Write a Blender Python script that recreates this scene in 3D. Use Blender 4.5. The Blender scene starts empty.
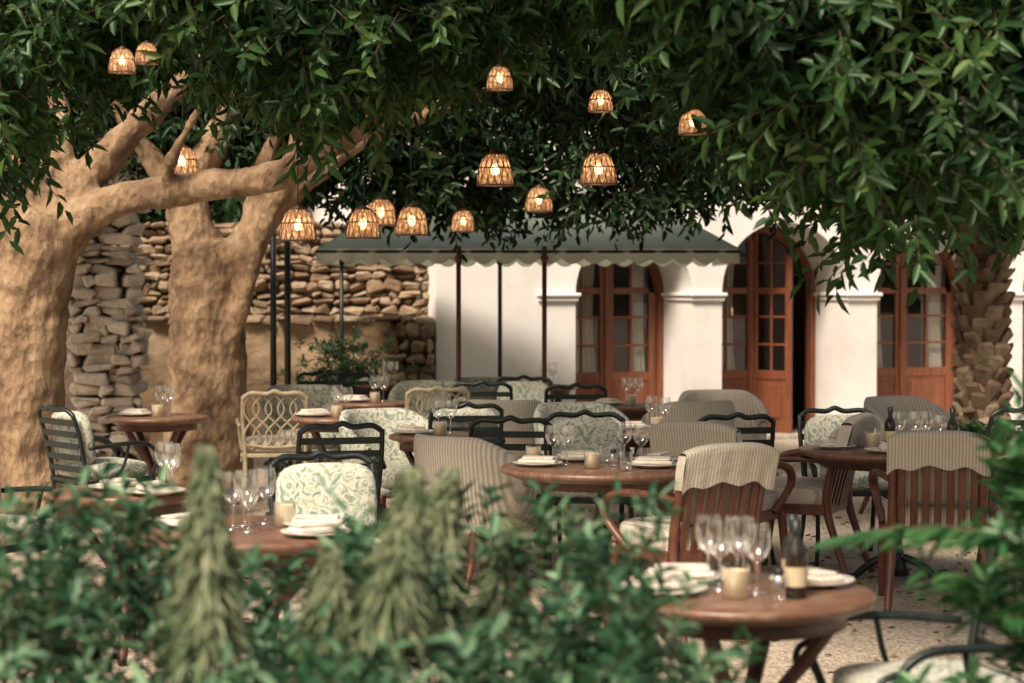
import bpy, math, random
import numpy as np
from mathutils import Vector, Matrix
random.seed(7); rng=np.random.default_rng(7)
S=bpy.context.scene
COL=S.collection
# ------------------------------------------------------------------ materials
def mat(name):
    m=bpy.data.materials.new(name); m.use_nodes=True
    nt=m.node_tree; b=nt.nodes.get('Principled BSDF')
    return m,nt,b
def N(nt,t,**k):
    n=nt.nodes.new(t)
    for a,v in k.items(): setattr(n,a,v)
    return n
def ramp(nt,fac,cols):
    r=N(nt,'ShaderNodeValToRGB')
    el=r.color_ramp.elements
    while len(el)<len(cols): el.new(.5)
    for e,(p,c) in zip(el,cols):
        e.position=p; e.color=(*c,1)
    nt.links.new(fac,r.inputs[0]); return r.outputs[0]
def bump(nt,b,h,strength=.3,dist=.01):
    n=N(nt,'ShaderNodeBump'); n.inputs['Strength'].default_value=strength; n.inputs['Distance'].default_value=dist
    nt.links.new(h,n.inputs['Height']); nt.links.new(n.outputs[0],b.inputs['Normal'])
def coords(nt,kind='Object',scale=(1,1,1)):
    t=N(nt,'ShaderNodeTexCoord'); m=N(nt,'ShaderNodeMapping'); m.inputs['Scale'].default_value=scale
    nt.links.new(t.outputs[kind],m.inputs[0]); return m.outputs[0]
def noise(nt,vec,scale,detail=4,rough=.55):
    n=N(nt,'ShaderNodeTexNoise'); n.inputs['Scale'].default_value=scale; n.inputs['Detail'].default_value=detail; n.inputs['Roughness'].default_value=rough
    nt.links.new(vec,n.inputs['Vector']); return n.outputs['Fac']
def noisemat(name,cols,scale=5,rough=.7,bs=.3,bd=.01,stretch=(1,1,1),metal=0,bscale=None,spec=.5,detail=3):
    m,nt,b=mat(name); v=coords(nt,'Object',stretch)
    f=noise(nt,v,scale,detail)
    nt.links.new(ramp(nt,f,cols),b.inputs['Base Color'])
    b.inputs['Roughness'].default_value=rough; b.inputs['Metallic'].default_value=metal
    b.inputs['Specular IOR Level'].default_value=spec
    if bs>.15: bump(nt,b,noise(nt,v,bscale or scale*4,3),bs,bd)
    return m
M={}
M['plaster']=noisemat('white_plaster',[(.3,(.70,.67,.64)),(.5,(.80,.78,.76)),(.8,(.84,.82,.80))],1.6,.9,.3,.008,bscale=24,detail=6)
M['door']=noisemat('door_wood',[(.3,(.13,.042,.02)),(.7,(.24,.082,.038))],6,.42,.1,.003,(6,6,.7))
M['chairwood']=noisemat('chair_wood',[(.3,(.075,.026,.016)),(.7,(.155,.06,.034))],7,.4,.1,.002,(3,3,1))
M['tabletop']=noisemat('table_wood',[(.25,(.10,.045,.027)),(.5,(.18,.098,.062)),(.75,(.26,.16,.11))],5,.34,.2,.002,(1,9,1))
M['darkwood']=noisemat('dark_wood',[(.3,(.05,.022,.015)),(.7,(.11,.048,.032))],8,.45,.1,.002)
M['iron']=noisemat('green_black_iron',[(.3,(.010,.016,.015)),(.7,(.024,.036,.032))],20,.4,.1,.002,metal=.3)
M['creamiron']=noisemat('cream_painted_iron',[(.3,(.38,.31,.20)),(.7,(.55,.47,.33))],20,.5,.1,.002)
M['brownpost']=noisemat('brown_post_paint',[(.3,(.12,.04,.028)),(.7,(.19,.07,.045))],9,.5,.1,.002)
M['linen']=noisemat('linen_cloth',[(.3,(.58,.52,.44)),(.7,(.70,.65,.57))],30,.9,.2,.002)
M['porcelain']=noisemat('plate_glaze',[(.3,(.60,.57,.50)),(.7,(.66,.63,.56))],3,.3,0)
M['candle']=noisemat('candle_wax',[(.3,(.55,.46,.30)),(.7,(.66,.56,.38))],6,.5,0)
M['bottle']=noisemat('bottle_glass',[(.3,(.012,.012,.01)),(.7,(.03,.02,.012))],6,.1,0)
M['label']=noisemat('paper_label',[(.3,(.45,.37,.22)),(.7,(.55,.47,.32))],9,.7,0)
def m_canvas(name,c0,c1):
    m,nt,b=mat(name); v=coords(nt); c=ramp(nt,noise(nt,v,3,3),[(.3,c0),(.7,c1)])
    nt.links.new(c,b.inputs['Base Color']); b.inputs['Roughness'].default_value=.9; b.inputs['Specular IOR Level'].default_value=.15
    t=N(nt,'ShaderNodeBsdfTranslucent'); nt.links.new(c,t.inputs[0]); mx=N(nt,'ShaderNodeMixShader'); mx.inputs[0].default_value=.25
    nt.links.new(b.outputs[0],mx.inputs[1]); nt.links.new(t.outputs[0],mx.inputs[2]); nt.links.new(mx.outputs[0],nt.nodes['Material Output'].inputs[0]); return m
M['awning']=m_canvas('pale_green_canvas',(.46,.58,.44),(.60,.70,.56))
M['valance']=m_canvas('pale_valance_canvas',(.66,.74,.63),(.76,.80,.72))
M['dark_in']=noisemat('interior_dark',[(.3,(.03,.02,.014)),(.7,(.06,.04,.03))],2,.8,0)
M['tile']=noisemat('roof_tile',[(.3,(.25,.10,.05)),(.7,(.4,.2,.1))],8,.8,.3)
M['ochre']=noisemat('ochre_plaster',[(.25,(.17,.11,.07)),(.42,(.32,.22,.13)),(.6,(.44,.32,.21)),(.8,(.50,.39,.28))],3.2,.95,.8,.05,bscale=8,detail=8)
M['mortar']=noisemat('mortar',[(.3,(.09,.065,.045)),(.7,(.19,.145,.10))],9,.95,.5)
M['hill']=noisemat('hill_scrub',[(.3,(.015,.03,.012)),(.7,(.04,.07,.03))],1.2,.95,.6,.1)
def m_stone(name,a,b_,c):
    m,nt,b=mat(name); v=coords(nt); g=N(nt,'ShaderNodeNewGeometry')
    c1=ramp(nt,g.outputs['Random Per Island'],[(0,a),(.5,b_),(1,c)])
    c2=ramp(nt,noise(nt,v,7,6,.65),[(.3,(.5,.47,.45)),(.7,(1.1,1.08,1.02))])
    mx=N(nt,'ShaderNodeMix',data_type='RGBA',blend_type='MULTIPLY'); mx.inputs[0].default_value=1
    nt.links.new(c1,mx.inputs[6]); nt.links.new(c2,mx.inputs[7]); nt.links.new(mx.outputs[2],b.inputs['Base Color'])
    b.inputs['Roughness'].default_value=.92; bump(nt,b,noise(nt,v,22,5,.7),.9,.03); return m
M['rubble']=m_stone('rubble_stone',(.20,.135,.09),(.37,.27,.18),(.46,.37,.27))
M['limestone']=m_stone('pale_limestone',(.50,.45,.39),(.64,.59,.52),(.75,.70,.63))
def m_bark():
    m,nt,b=mat('tree_bark'); v=coords(nt,'Object',(1,1,.6))
    f=noise(nt,v,4,9,.72)
    c=ramp(nt,f,[(.32,(.08,.052,.032)),(.44,(.20,.13,.075)),(.54,(.34,.23,.135)),(.66,(.44,.33,.215)),(.78,(.52,.44,.33))])
    nt.links.new(c,b.inputs['Base Color']); b.inputs['Roughness'].default_value=.92
    vo=N(nt,'ShaderNodeTexVoronoi'); vo.inputs['Scale'].default_value=20; nt.links.new(v,vo.inputs['Vector'])
    ad=N(nt,'ShaderNodeMath',operation='ADD'); nt.links.new(noise(nt,v,18,6,.8),ad.inputs[0]); nt.links.new(vo.outputs[0],ad.inputs[1])
    bump(nt,b,ad.outputs[0],.8,.04); return m
M['bark']=m_bark()
M['twig']=noisemat('twig_bark',[(.3,(.05,.03,.02)),(.7,(.12,.075,.045))],9,.9,0)
def m_leaf(name,cols,trans=.3,gl=.12,grough=.35,nscale=1.5):
    m,nt,b=mat(name); nt.nodes.remove(b); g=N(nt,'ShaderNodeNewGeometry'); v=coords(nt)
    mt=N(nt,'ShaderNodeMath',operation='MULTIPLY_ADD'); mt.inputs[1].default_value=.55
    nt.links.new(g.outputs['Random Per Island'],mt.inputs[0])
    m2=N(nt,'ShaderNodeMath',operation='MULTIPLY_ADD'); m2.inputs[1].default_value=1.3; m2.inputs[2].default_value=-.4
    nt.links.new(noise(nt,v,nscale,1),m2.inputs[0]); nt.links.new(m2.outputs[0],mt.inputs[2])
    c=ramp(nt,mt.outputs[0],cols)
    df=N(nt,'ShaderNodeBsdfDiffuse'); nt.links.new(c,df.inputs[0])
    go=N(nt,'ShaderNodeBsdfGlossy'); go.inputs['Roughness'].default_value=grough; go.inputs[0].default_value=(.6,.75,.6,1)
    mx=N(nt,'ShaderNodeMixShader'); mx.inputs[0].default_value=gl
    out=df
    if trans:
        t=N(nt,'ShaderNodeBsdfTranslucent'); nt.links.new(c,t.inputs[0])
        m3=N(nt,'ShaderNodeMixShader'); m3.inputs[0].default_value=trans
        nt.links.new(df.outputs[0],m3.inputs[1]); nt.links.new(t.outputs[0],m3.inputs[2]); out=m3
    nt.links.new(out.outputs[0],mx.inputs[1]); nt.links.new(go.outputs[0],mx.inputs[2])
    nt.links.new(mx.outputs[0],nt.nodes['Material Output'].inputs[0])
    return m
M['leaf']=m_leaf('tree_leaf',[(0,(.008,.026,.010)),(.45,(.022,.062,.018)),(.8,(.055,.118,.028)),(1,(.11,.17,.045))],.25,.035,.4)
M['leafdark']=m_leaf('leaf_painted_shade',[(0,(.004,.012,.006)),(.6,(.012,.032,.012)),(1,(.03,.062,.02))],0,.025,.4)  # darker copy of the tree leaf; deep canopy shade is put into its colour
M['shrub']=m_leaf('shrub_leaf',[(0,(.014,.05,.026)),(.35,(.036,.11,.052)),(.65,(.09,.20,.10)),(1,(.24,.36,.22))],.25,.05,.4,4)
M['spike']=m_leaf('spike_leaf',[(0,(.08,.12,.06)),(.5,(.18,.23,.13)),(1,(.36,.38,.25))],.15,.02,.5,14)
M['frond']=m_leaf('frond_leaf',[(0,(.02,.08,.025)),(.5,(.045,.15,.05)),(1,(.12,.26,.09))],.3,.06,.4,3)
M['dry']=m_leaf('dry_leaf',[(0,(.10,.06,.03)),(.5,(.2,.13,.06)),(1,(.3,.22,.12))],0,.02,.6,3)
def m_stripe():
    m,nt,b=mat('striped_fabric'); v=coords(nt)
    w=N(nt,'ShaderNodeTexWave'); w.inputs['Scale'].default_value=19; w.inputs['Distortion'].default_value=.6; w.inputs['Detail Scale'].default_value=3; w.bands_direction='X'
    nt.links.new(v,w.inputs[0])
    c=ramp(nt,w.outputs['Fac'],[(.25,(.35,.33,.27)),(.6,(.49,.45,.37)),(.85,(.54,.50,.42))])
    nt.links.new(c,b.inputs['Base Color']); b.inputs['Roughness'].default_value=.95; bump(nt,b,noise(nt,v,14,3),.6,.02); return m
M['stripe']=m_stripe()
def m_floral():
    m,nt,b=mat('leaf_print_fabric'); v=coords(nt)
    w=N(nt,'ShaderNodeTexNoise'); w.inputs['Scale'].default_value=13; w.inputs['Detail'].default_value=1; w.inputs['Distortion'].default_value=2.8
    nt.links.new(v,w.inputs['Vector'])
    c=ramp(nt,w.outputs['Fac'],[(.34,(.19,.26,.20)),(.44,(.33,.40,.32)),(.5,(.55,.53,.46)),(.60,(.57,.55,.48)),(.66,(.36,.37,.25)),(.8,(.22,.28,.21))])
    nt.links.new(c,b.inputs['Base Color']); b.inputs['Roughness'].default_value=.95; bump(nt,b,noise(nt,v,11,3),.6,.02); return m
M['floral']=m_floral()
def m_thin(name,col,fac_lo,fac_hi,rough=.03):
    m,nt,b=mat(name); nt.nodes.remove(b)
    lw=N(nt,'ShaderNodeLayerWeight'); lw.inputs[0].default_value=.35
    g=N(nt,'ShaderNodeBsdfGlossy'); g.inputs['Roughness'].default_value=rough; g.inputs[0].default_value=(1,1,1,1)
    t=N(nt,'ShaderNodeBsdfTransparent'); t.inputs[0].default_value=(*col,1)
    mr=N(nt,'ShaderNodeMapRange'); mr.inputs[3].default_value=fac_lo; mr.inputs[4].default_value=fac_hi
    nt.links.new(lw.outputs['Facing'],mr.inputs[0])
    mx=N(nt,'ShaderNodeMixShader'); nt.links.new(mr.outputs[0],mx.inputs[0]); nt.links.new(t.outputs[0],mx.inputs[1]); nt.links.new(g.outputs[0],mx.inputs[2])
    nt.links.new(mx.outputs[0],nt.nodes['Material Output'].inputs[0]); return m
M['glass']=m_thin('clear_glass',(.97,.97,.95),.12,.9)
M['pane']=m_thin('window_glass',(.8,.82,.8),.04,.35)
def m_shade():
    m,nt,b=mat('amber_glass_weave'); nt.nodes.remove(b); v=coords(nt)
    vo=N(nt,'ShaderNodeTexVoronoi'); vo.inputs['Scale'].default_value=34; nt.links.new(v,vo.inputs['Vector'])
    c=ramp(nt,vo.outputs[0],[(.2,(.9,.68,.48)),(.6,(.42,.27,.17))])
    t=N(nt,'ShaderNodeBsdfTranslucent'); nt.links.new(c,t.inputs[0])
    df=N(nt,'ShaderNodeBsdfDiffuse'); nt.links.new(c,df.inputs[0])
    tr=N(nt,'ShaderNodeBsdfTransparent'); nt.links.new(c,tr.inputs[0])
    a0=N(nt,'ShaderNodeMixShader'); a0.inputs[0].default_value=.35; nt.links.new(t.outputs[0],a0.inputs[1]); nt.links.new(df.outputs[0],a0.inputs[2])
    a=N(nt,'ShaderNodeMixShader'); a.inputs[0].default_value=.35; nt.links.new(a0.outputs[0],a.inputs[1]); nt.links.new(tr.outputs[0],a.inputs[2])
    nt.links.new(a.outputs[0],nt.nodes['Material Output'].inputs[0]); return m
M['shade']=m_shade()
def m_emit(name,col,st):
    m,nt,b=mat(name); b.inputs['Base Color'].default_value=(*col,1)
    b.inputs['Emission Color'].default_value=(*col,1); b.inputs['Emission Strength'].default_value=st; return m
M['bulb']=m_emit('lit_bulb',(1,.70,.40),42)
M['indoor']=m_emit('lit_wall_lamp',(1,.45,.15),5)
def m_gravel():
    m,nt,b=mat('gravel'); v=coords(nt)
    a=ramp(nt,noise(nt,v,.9,6,.65),[(.3,(.46,.39,.31)),(.5,(.58,.51,.42)),(.7,(.66,.59,.50))])
    vo=N(nt,'ShaderNodeTexVoronoi'); vo.inputs['Scale'].default_value=55; nt.links.new(v,vo.inputs['Vector'])
    c2=ramp(nt,vo.outputs['Color'],[(.1,(.55,.51,.45)),(.9,(1.12,1.1,1.05))])
    mx=N(nt,'ShaderNodeMix',data_type='RGBA',blend_type='MULTIPLY'); mx.inputs[0].default_value=1
    nt.links.new(a,mx.inputs[6]); nt.links.new(c2,mx.inputs[7]); nt.links.new(mx.outputs[2],b.inputs['Base Color'])
    b.inputs['Roughness'].default_value=.95; bump(nt,b,vo.outputs[0],.8,.02); return m
M['gravel']=m_gravel()
M['soil']=noisemat('soil',[(.3,(.04,.028,.018)),(.7,(.10,.07,.045))],6,.95,.6,.02)
M['palmbark']=m_stone('palm_bark',(.15,.10,.065),(.30,.22,.15),(.44,.35,.26))
# ------------------------------------------------------------------ mesh builder
class MB:
    def __init__(s): s.v=[];s.f=[];s.m=[];s.sm=[];s.mats=[];s.M=Matrix.Identity(4)
    def mi(s,k):
        if k not in s.mats: s.mats.append(k)
        return s.mats.index(k)
    def add(s,vs,fs,k,smooth=True):
        o=len(s.v); i=s.mi(k)
        s.v+= [tuple(s.M@Vector(p)) for p in vs]
        for f in fs: s.f.append(tuple(o+a for a in f)); s.m.append(i); s.sm.append(smooth)
    def box(s,c,d,k,R=None,bev=0.004,jit=0):
        hx,hy,hz=d[0]/2,d[1]/2,d[2]/2; b=min(bev,hx*.6,hy*.6,hz*.6)
        vs=[];fs=[]
        R=R or Matrix.Identity(3)
        C=Vector(c); idx={}
        for sx in(-1,1):
            for sy in(-1,1):
                for sz in(-1,1):
                    j=[random.uniform(-jit,jit) for _ in range(3)]
                    for ax in range(3):
                        p=[sx*(hx-(b if ax!=0 else 0)),sy*(hy-(b if ax!=1 else 0)),sz*(hz-(b if ax!=2 else 0))]
                        idx[(sx,sy,sz,ax)]=len(vs); vs.append(tuple(C+R@Vector([p[q]+j[q] for q in range(3)])))
        g=lambda *a: idx[a]
        for ax in range(3):
            o=[q for q in range(3) if q!=ax]
            for sg in(-1,1):
                loop=[]
                for (a,b2) in((-1,-1),(1,-1),(1,1),(-1,1)):
                    q=[0,0,0]; q[ax]=sg;q[o[0]]=a;q[o[1]]=b2; loop.append(g(*q,ax))
                if (sg>0)==(ax==1): loop=loop[::-1]
                fs.append(loop)
        for ax in range(3):
            o=[q for q in range(3) if q!=ax]
            for a in(-1,1):
                for b2 in(-1,1):
                    q0=[0,0,0];q1=[0,0,0]; q0[ax]=-1;q1[ax]=1
                    for q in(q0,q1): q[o[0]]=a;q[o[1]]=b2
                    fs.append([g(*q0,o[0]),g(*q1,o[0]),g(*q1,o[1]),g(*q0,o[1])])
        for sx in(-1,1):
            for sy in(-1,1):
                for sz in(-1,1): fs.append([g(sx,sy,sz,0),g(sx,sy,sz,1),g(sx,sy,sz,2)])
        s.add(vs,fs,k,False)
    def tube(s,pts,r,k,n=8,sub=5,closed=False,flat=1,noise_=0):
        P=[Vector(p) for p in pts]; m=len(P)
        rr=[r]*m if not isinstance(r,(list,tuple)) else list(r)
        out=[];ro=[]
        segs=m if closed else m-1
        for i in range(segs):
            if closed: a,b,c,d=P[(i-1)%m],P[i],P[(i+1)%m],P[(i+2)%m]
            else: a,b,c,d=P[max(i-1,0)],P[i],P[i+1],P[min(i+2,m-1)]
            r0,r1=rr[i],rr[(i+1)%m]
            for j in range(sub):
                t=j/sub
                out.append(.5*((2*b)+(c-a)*t+(2*a-5*b+4*c-d)*t*t+(3*b-3*c+d-a)*t**3)); ro.append(r0+(r1-r0)*t)
        if not closed: out.append(P[-1]); ro.append(rr[-1])
        L=len(out); vs=[];fs=[]
        T=[(out[(i+1)%L]-out[i-1]) if closed else (out[min(i+1,L-1)]-out[max(i-1,0)]) for i in range(L)]
        T=[t.normalized() if t.length>1e-9 else Vector((0,0,1)) for t in T]
        u=T[0].orthogonal().normalized() if abs(T[0].z)>.9 else T[0].cross(Vector((0,0,1))).normalized()
        for i in range(L):
            u=(u-T[i]*u.dot(T[i])).normalized(); w=T[i].cross(u)
            for a in range(n):
                an=2*math.pi*a/n
                q=ro[i]*(1+(random.uniform(-noise_,noise_) if noise_ else 0))
                vs.append(tuple(out[i]+u*math.cos(an)*q+w*math.sin(an)*q*flat))
        for i in range(L if closed else L-1):
            for a in range(n):
                i2=(i+1)%L
                fs.append((i*n+a,i*n+(a+1)%n,i2*n+(a+1)%n,i2*n+a))
        if not closed: fs.append(tuple(range(n))[::-1]); fs.append(tuple((L-1)*n+a for a in range(n)))
        s.add(vs,fs,k,True)
    def pillow(s,c,d,k,R=None,e=.45,nu=22,nv=12,ez=None):
        R=R or Matrix.Identity(3); vs=[];fs=[]; ez=ez or e*1.4
        pw=lambda x,p: math.copysign(abs(x)**p,x)
        for j in range(1,nv):
            ph=-math.pi/2+math.pi*j/nv
            for i in range(nu):
                th=2*math.pi*i/nu
                x=pw(math.cos(ph),ez)*pw(math.cos(th),e)*d[0]/2; y=pw(math.cos(ph),ez)*pw(math.sin(th),e)*d[1]/2; z=pw(math.sin(ph),ez)*d[2]/2
                vs.append(tuple(Vector(c)+R@Vector((x,y,z))))
        b=len(vs); vs.append(tuple(Vector(c)+R@Vector((0,0,-d[2]/2)))); vs.append(tuple(Vector(c)+R@Vector((0,0,d[2]/2))))
        for j in range(nv-2):
            for i in range(nu): fs.append((j*nu+i,j*nu+(i+1)%nu,(j+1)*nu+(i+1)%nu,(j+1)*nu+i))
        for i in range(nu):
            fs.append((b,(i+1)%nu,i)); fs.append((b+1,(nv-2)*nu+i,(nv-2)*nu+(i+1)%nu))
        s.add(vs,fs,k,True)
    def lathe(s,prof,k,n=28,c=(0,0,0),smooth=True):
        vs=[];fs=[]
        for r,z in prof:
            for i in range(n):
                a=2*math.pi*i/n; vs.append((c[0]+r*math.cos(a),c[1]+r*math.sin(a),c[2]+z))
        for j in range(len(prof)-1):
            for i in range(n): fs.append((j*n+i,j*n+(i+1)%n,(j+1)*n+(i+1)%n,(j+1)*n+i))
        s.add(vs,fs,k,smooth)
    def grid(s,fn,nu,nv,k,smooth=True):
        vs=[fn(i/nu,j/nv) for j in range(nv+1) for i in range(nu+1)]
        fs=[(j*(nu+1)+i,j*(nu+1)+i+1,(j+1)*(nu+1)+i+1,(j+1)*(nu+1)+i) for j in range(nv) for i in range(nu)]
        s.add(vs,fs,k,smooth)
    def mesh(s,name):
        me=bpy.data.meshes.new(name); me.from_pydata(s.v,[],s.f)
        for k in s.mats: me.materials.append(M[k])
        me.polygons.foreach_set('material_index',s.m); me.polygons.foreach_set('use_smooth',s.sm); me.update(); return me
def place(me,name,loc=(0,0,0),rz=0,sc=1,parent=None):
    o=bpy.data.objects.new(name,me); o.location=loc; o.rotation_euler=(0,0,math.radians(rz))
    o.scale=(sc,)*3 if not isinstance(sc,(tuple,list)) else sc
    COL.objects.link(o)
    if parent: o.parent=parent
    return o
def empty(name,loc=(0,0,0),rz=0):
    o=bpy.data.objects.new(name,None); o.location=loc; o.rotation_euler=(0,0,math.radians(rz)); COL.objects.link(o); return o
RX=lambda a: Matrix.Rotation(math.radians(a),3,'X')
RZ=lambda a: Matrix.Rotation(math.radians(a),3,'Z')
RY=lambda a: Matrix.Rotation(math.radians(a),3,'Y')
# ------------------------------------------------------------------ leaves
def nrm(a): return a/np.maximum(np.linalg.norm(a,axis=-1,keepdims=True),1e-9)
def leafmesh(name,P,D,U,L,W,mk,stems=None,stemmat='twig',fold=.22,droop=.15):
    n=len(P); D=nrm(D); Sd=nrm(np.cross(D,U)); U=np.cross(Sd,D)
    L=L[:,None];W=W[:,None]
    v=np.stack([P, P+D*.30*L-Sd*W*.48+U*fold*W, P+D*.66*L-Sd*W*.40+U*(fold*W-droop*.3*L), P+D*L-U*droop*L,
                P+D*.66*L+Sd*W*.40+U*(fold*W-droop*.3*L), P+D*.30*L+Sd*W*.48+U*fold*W],1).reshape(-1,3)
    o=(np.arange(n)*6)[:,None]
    f=np.concatenate([o+np.array([0,1,2,3]),o+np.array([0,3,4,5])],1).reshape(-1,4)
    mi=np.zeros(len(f),int)
    if stems is not None:
        A,B,r=stems; ns=len(A); T=nrm(B-A); a=nrm(np.cross(T,np.array([.3,.5,.8]))); b=np.cross(T,a)
        ring=[]
        for E,q in((A,1.),(B,.5)):
            for k in range(3):
                an=2*math.pi*k/3; ring.append(E+(a*math.cos(an)+b*math.sin(an))*r*q)
        sv=np.stack(ring,1).reshape(-1,3); so=(len(v)+np.arange(ns)*6)[:,None]
        sf=np.concatenate([so+np.array([0,1,4,3]),so+np.array([1,2,5,4]),so+np.array([2,0,3,5])],1).reshape(-1,4)
        v=np.concatenate([v,sv]); f=np.concatenate([f,sf]); mi=np.concatenate([mi,np.ones(len(sf),int)])
    me=bpy.data.meshes.new(name); me.vertices.add(len(v)); me.vertices.foreach_set('co',v.astype(np.float32).ravel())
    me.loops.add(f.size); me.loops.foreach_set('vertex_index',f.astype(np.int32).ravel())
    me.polygons.add(len(f)); me.polygons.foreach_set('loop_start',(np.arange(len(f))*4).astype(np.int32)); me.polygons.foreach_set('loop_total',np.full(len(f),4,np.int32))
    me.materials.append(M[mk]); me.materials.append(M[stemmat])
    me.polygons.foreach_set('material_index',mi.astype(np.int32)); me.update(calc_edges=True); return me
def twigs(C,T,tl,nl,L0,W0,spread=.9,down=.25):
    n=len(C); T=nrm(T)
    a=nrm(np.cross(T,rng.normal(size=(n,3)))); b=np.cross(T,a)
    t=np.linspace(.12,1,nl)[None,:]+rng.uniform(-.03,.03,(n,nl))
    ph=(np.arange(nl)*2.4)[None,:]+rng.uniform(0,6.28,(n,1))
    sag=np.array([0,0,-1.])*(t**2)[...,None]*tl[:,None,None]*down
    P=C[:,None]+T[:,None]*t[...,None]*tl[:,None,None]+sag
    out=a[:,None]*np.cos(ph)[...,None]+b[:,None]*np.sin(ph)[...,None]
    D=T[:,None]*(.35+.5*t[...,None])+out*spread+np.array([0,0,-down])+rng.normal(0,.18,(n,nl,3))
    U=T[:,None]*.6-out*.2+np.array([0,0,.7])+rng.normal(0,.25,(n,nl,3))
    L=L0*rng.uniform(.6,1.15,(n,nl)); W=W0*rng.uniform(.75,1.1,(n,nl))
    return P.reshape(-1,3),D.reshape(-1,3),U.reshape(-1,3),L.ravel(),W.ravel(),(C,C+T*tl[:,None]*.9+np.array([0,0,-1.])*tl[:,None]*down*.8)
def canopy(name,xs,zl,ztop,y0,y1,nclump,per,L0,W0,mk,parent,rad=.28,tl=.3,hug=.5,lift=.14):
    x=rng.uniform(xs[0],xs[-1],nclump); lo=np.interp(x,xs,zl)+lift
    h=rng.uniform(0,1,nclump)**(1+hug); z=lo+.1+h*np.maximum(ztop-lo,.1)
    y=rng.uniform(y0,y1,nclump)
    C=np.stack([x,y,z],1)
    TW=np.repeat(C,per,0)+rng.normal(0,1,(nclump*per,3))*np.array([rad,rad,rad*.6])
    lo2=np.interp(TW[:,0],xs,zl)+lift+rng.uniform(-.05,.15,len(TW)); TW[:,2]=np.maximum(TW[:,2],lo2)
    T=nrm(TW-np.repeat(C,per,0))+rng.normal(0,.4,TW.shape)+np.array([0,-.25,-.25])
    P,D,U,L,W,st=twigs(TW,T,rng.uniform(.6,1.2,len(TW))*tl,11,L0,W0)
    me=leafmesh(name,P,D,U,L,W,mk,(st[0],st[1],.004))
    return place(me,name,parent=parent)
# ------------------------------------------------------------------ ground
mb=MB(); mb.grid(lambda u,v:(-150+300*u,-40+340*v,0),40,40,'gravel'); place(mb.mesh('ground'),'ground')
mb=MB(); mb.grid(lambda u,v:(-6+12*u,1.8+3.35*v+.12*math.sin(u*19)*v,.004+.05*math.sin(v*3.14)),60,10,'soil'); place(mb.mesh('planting_bed'),'planting_bed_soil')
def hill(u,v):
    x=-60+120*u; y=29+40*v
    return (x,y,9*math.sin(min(v*2.2,1)*1.57)+.6*math.sin(x*.7+v*9)-.4)
mb=MB(); mb.grid(hill,70,20,'hill'); place(mb.mesh('hillside'),'hillside')
# ------------------------------------------------------------------ facade
B=empty('white_arcaded_house',(2.78,21.7,0),20)
ops=[(-2.25,-.91),(-.555,.98),(1.345,2.88),(3.24,4.78)]; ZS=1.6; TOP=4.2; TH=.95; U0,U1=-3.78,6.6
mb=MB()
edges=[U0]+[e for o in ops for e in o]+[U1]
for w,flip in((0,0),(TH,1)):
    for i in range(0,len(edges),2):
        a,b=edges[i],edges[i+1]; mb.add([(a,w,0),(b,w,0),(b,w,TOP),(a,w,TOP)],[(0,1,2,3)],'plaster',False)
NS=28
for a,b in ops:
    c=(a+b)/2;R=(b-a)/2; pts=[(c-R*math.cos(math.pi*i/NS),ZS+R*math.sin(math.pi*i/NS)) for i in range(NS+1)]
    for i in range(NS):
        (p,q),(r,s_)=pts[i],pts[i+1]
        for w in(0,TH): mb.add([(p,w,q),(r,w,s_),(r,w,TOP),(p,w,TOP)],[(0,1,2,3)],'plaster',False)
        mb.add([(p,0,q),(r,0,s_),(r,TH,s_),(p,TH,q)],[(0,1,2,3)],'plaster',True)
    for e in(a,b): mb.add([(e,0,0),(e,TH,0),(e,TH,ZS),(e,0,ZS)],[(0,1,2,3)],'plaster',False)
for i in range(0,len(edges)-1,2):
    a,b=edges[i],edges[i+1]
    if b-a>.6:
        if i==0: a=b-.4
        else: b=a+.4
    mb.box(((a+b)/2,.33,ZS-.07),(b-a+.05,.74,.045),'plaster',bev=.012)
    mb.box(((a+b)/2,.33,ZS-.022),(b-a+.09,.79,.044),'plaster',bev=.015)
    mb.box(((a+b)/2,.33,.1),(b-a+.04,.72,.2),'plaster',bev=.01)
for ue in(U0,U1): mb.add([(ue,0,0),(ue,6,0),(ue,6,TOP),(ue,0,TOP)],[(0,1,2,3)],'plaster',False)
mb.add([(U0,6,0),(U1,6,0),(U1,6,TOP),(U0,6,TOP)],[(0,1,2,3)],'plaster',False)
mb.box(((U0+U1)/2,-.03,TOP-.1),(U1-U0+.2,.2,.16),'plaster')
place(mb.mesh('walls'),'walls',parent=B)
mb=MB(); mb.box(((U0+U1)/2,3,TOP+.09),(U1-U0+.5,6.6,.18),'tile'); place(mb.mesh('roof'),'roof',parent=B)
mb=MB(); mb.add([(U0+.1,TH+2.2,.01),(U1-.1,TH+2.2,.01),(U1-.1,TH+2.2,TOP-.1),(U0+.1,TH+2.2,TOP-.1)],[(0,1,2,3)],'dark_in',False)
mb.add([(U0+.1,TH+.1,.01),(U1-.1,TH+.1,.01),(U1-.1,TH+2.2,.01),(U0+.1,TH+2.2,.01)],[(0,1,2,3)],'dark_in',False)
mb.box((1.0,TH+2.1,1.35),(.12,.06,.12),'indoor')
place(mb.mesh('room'),'room',parent=B)
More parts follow.
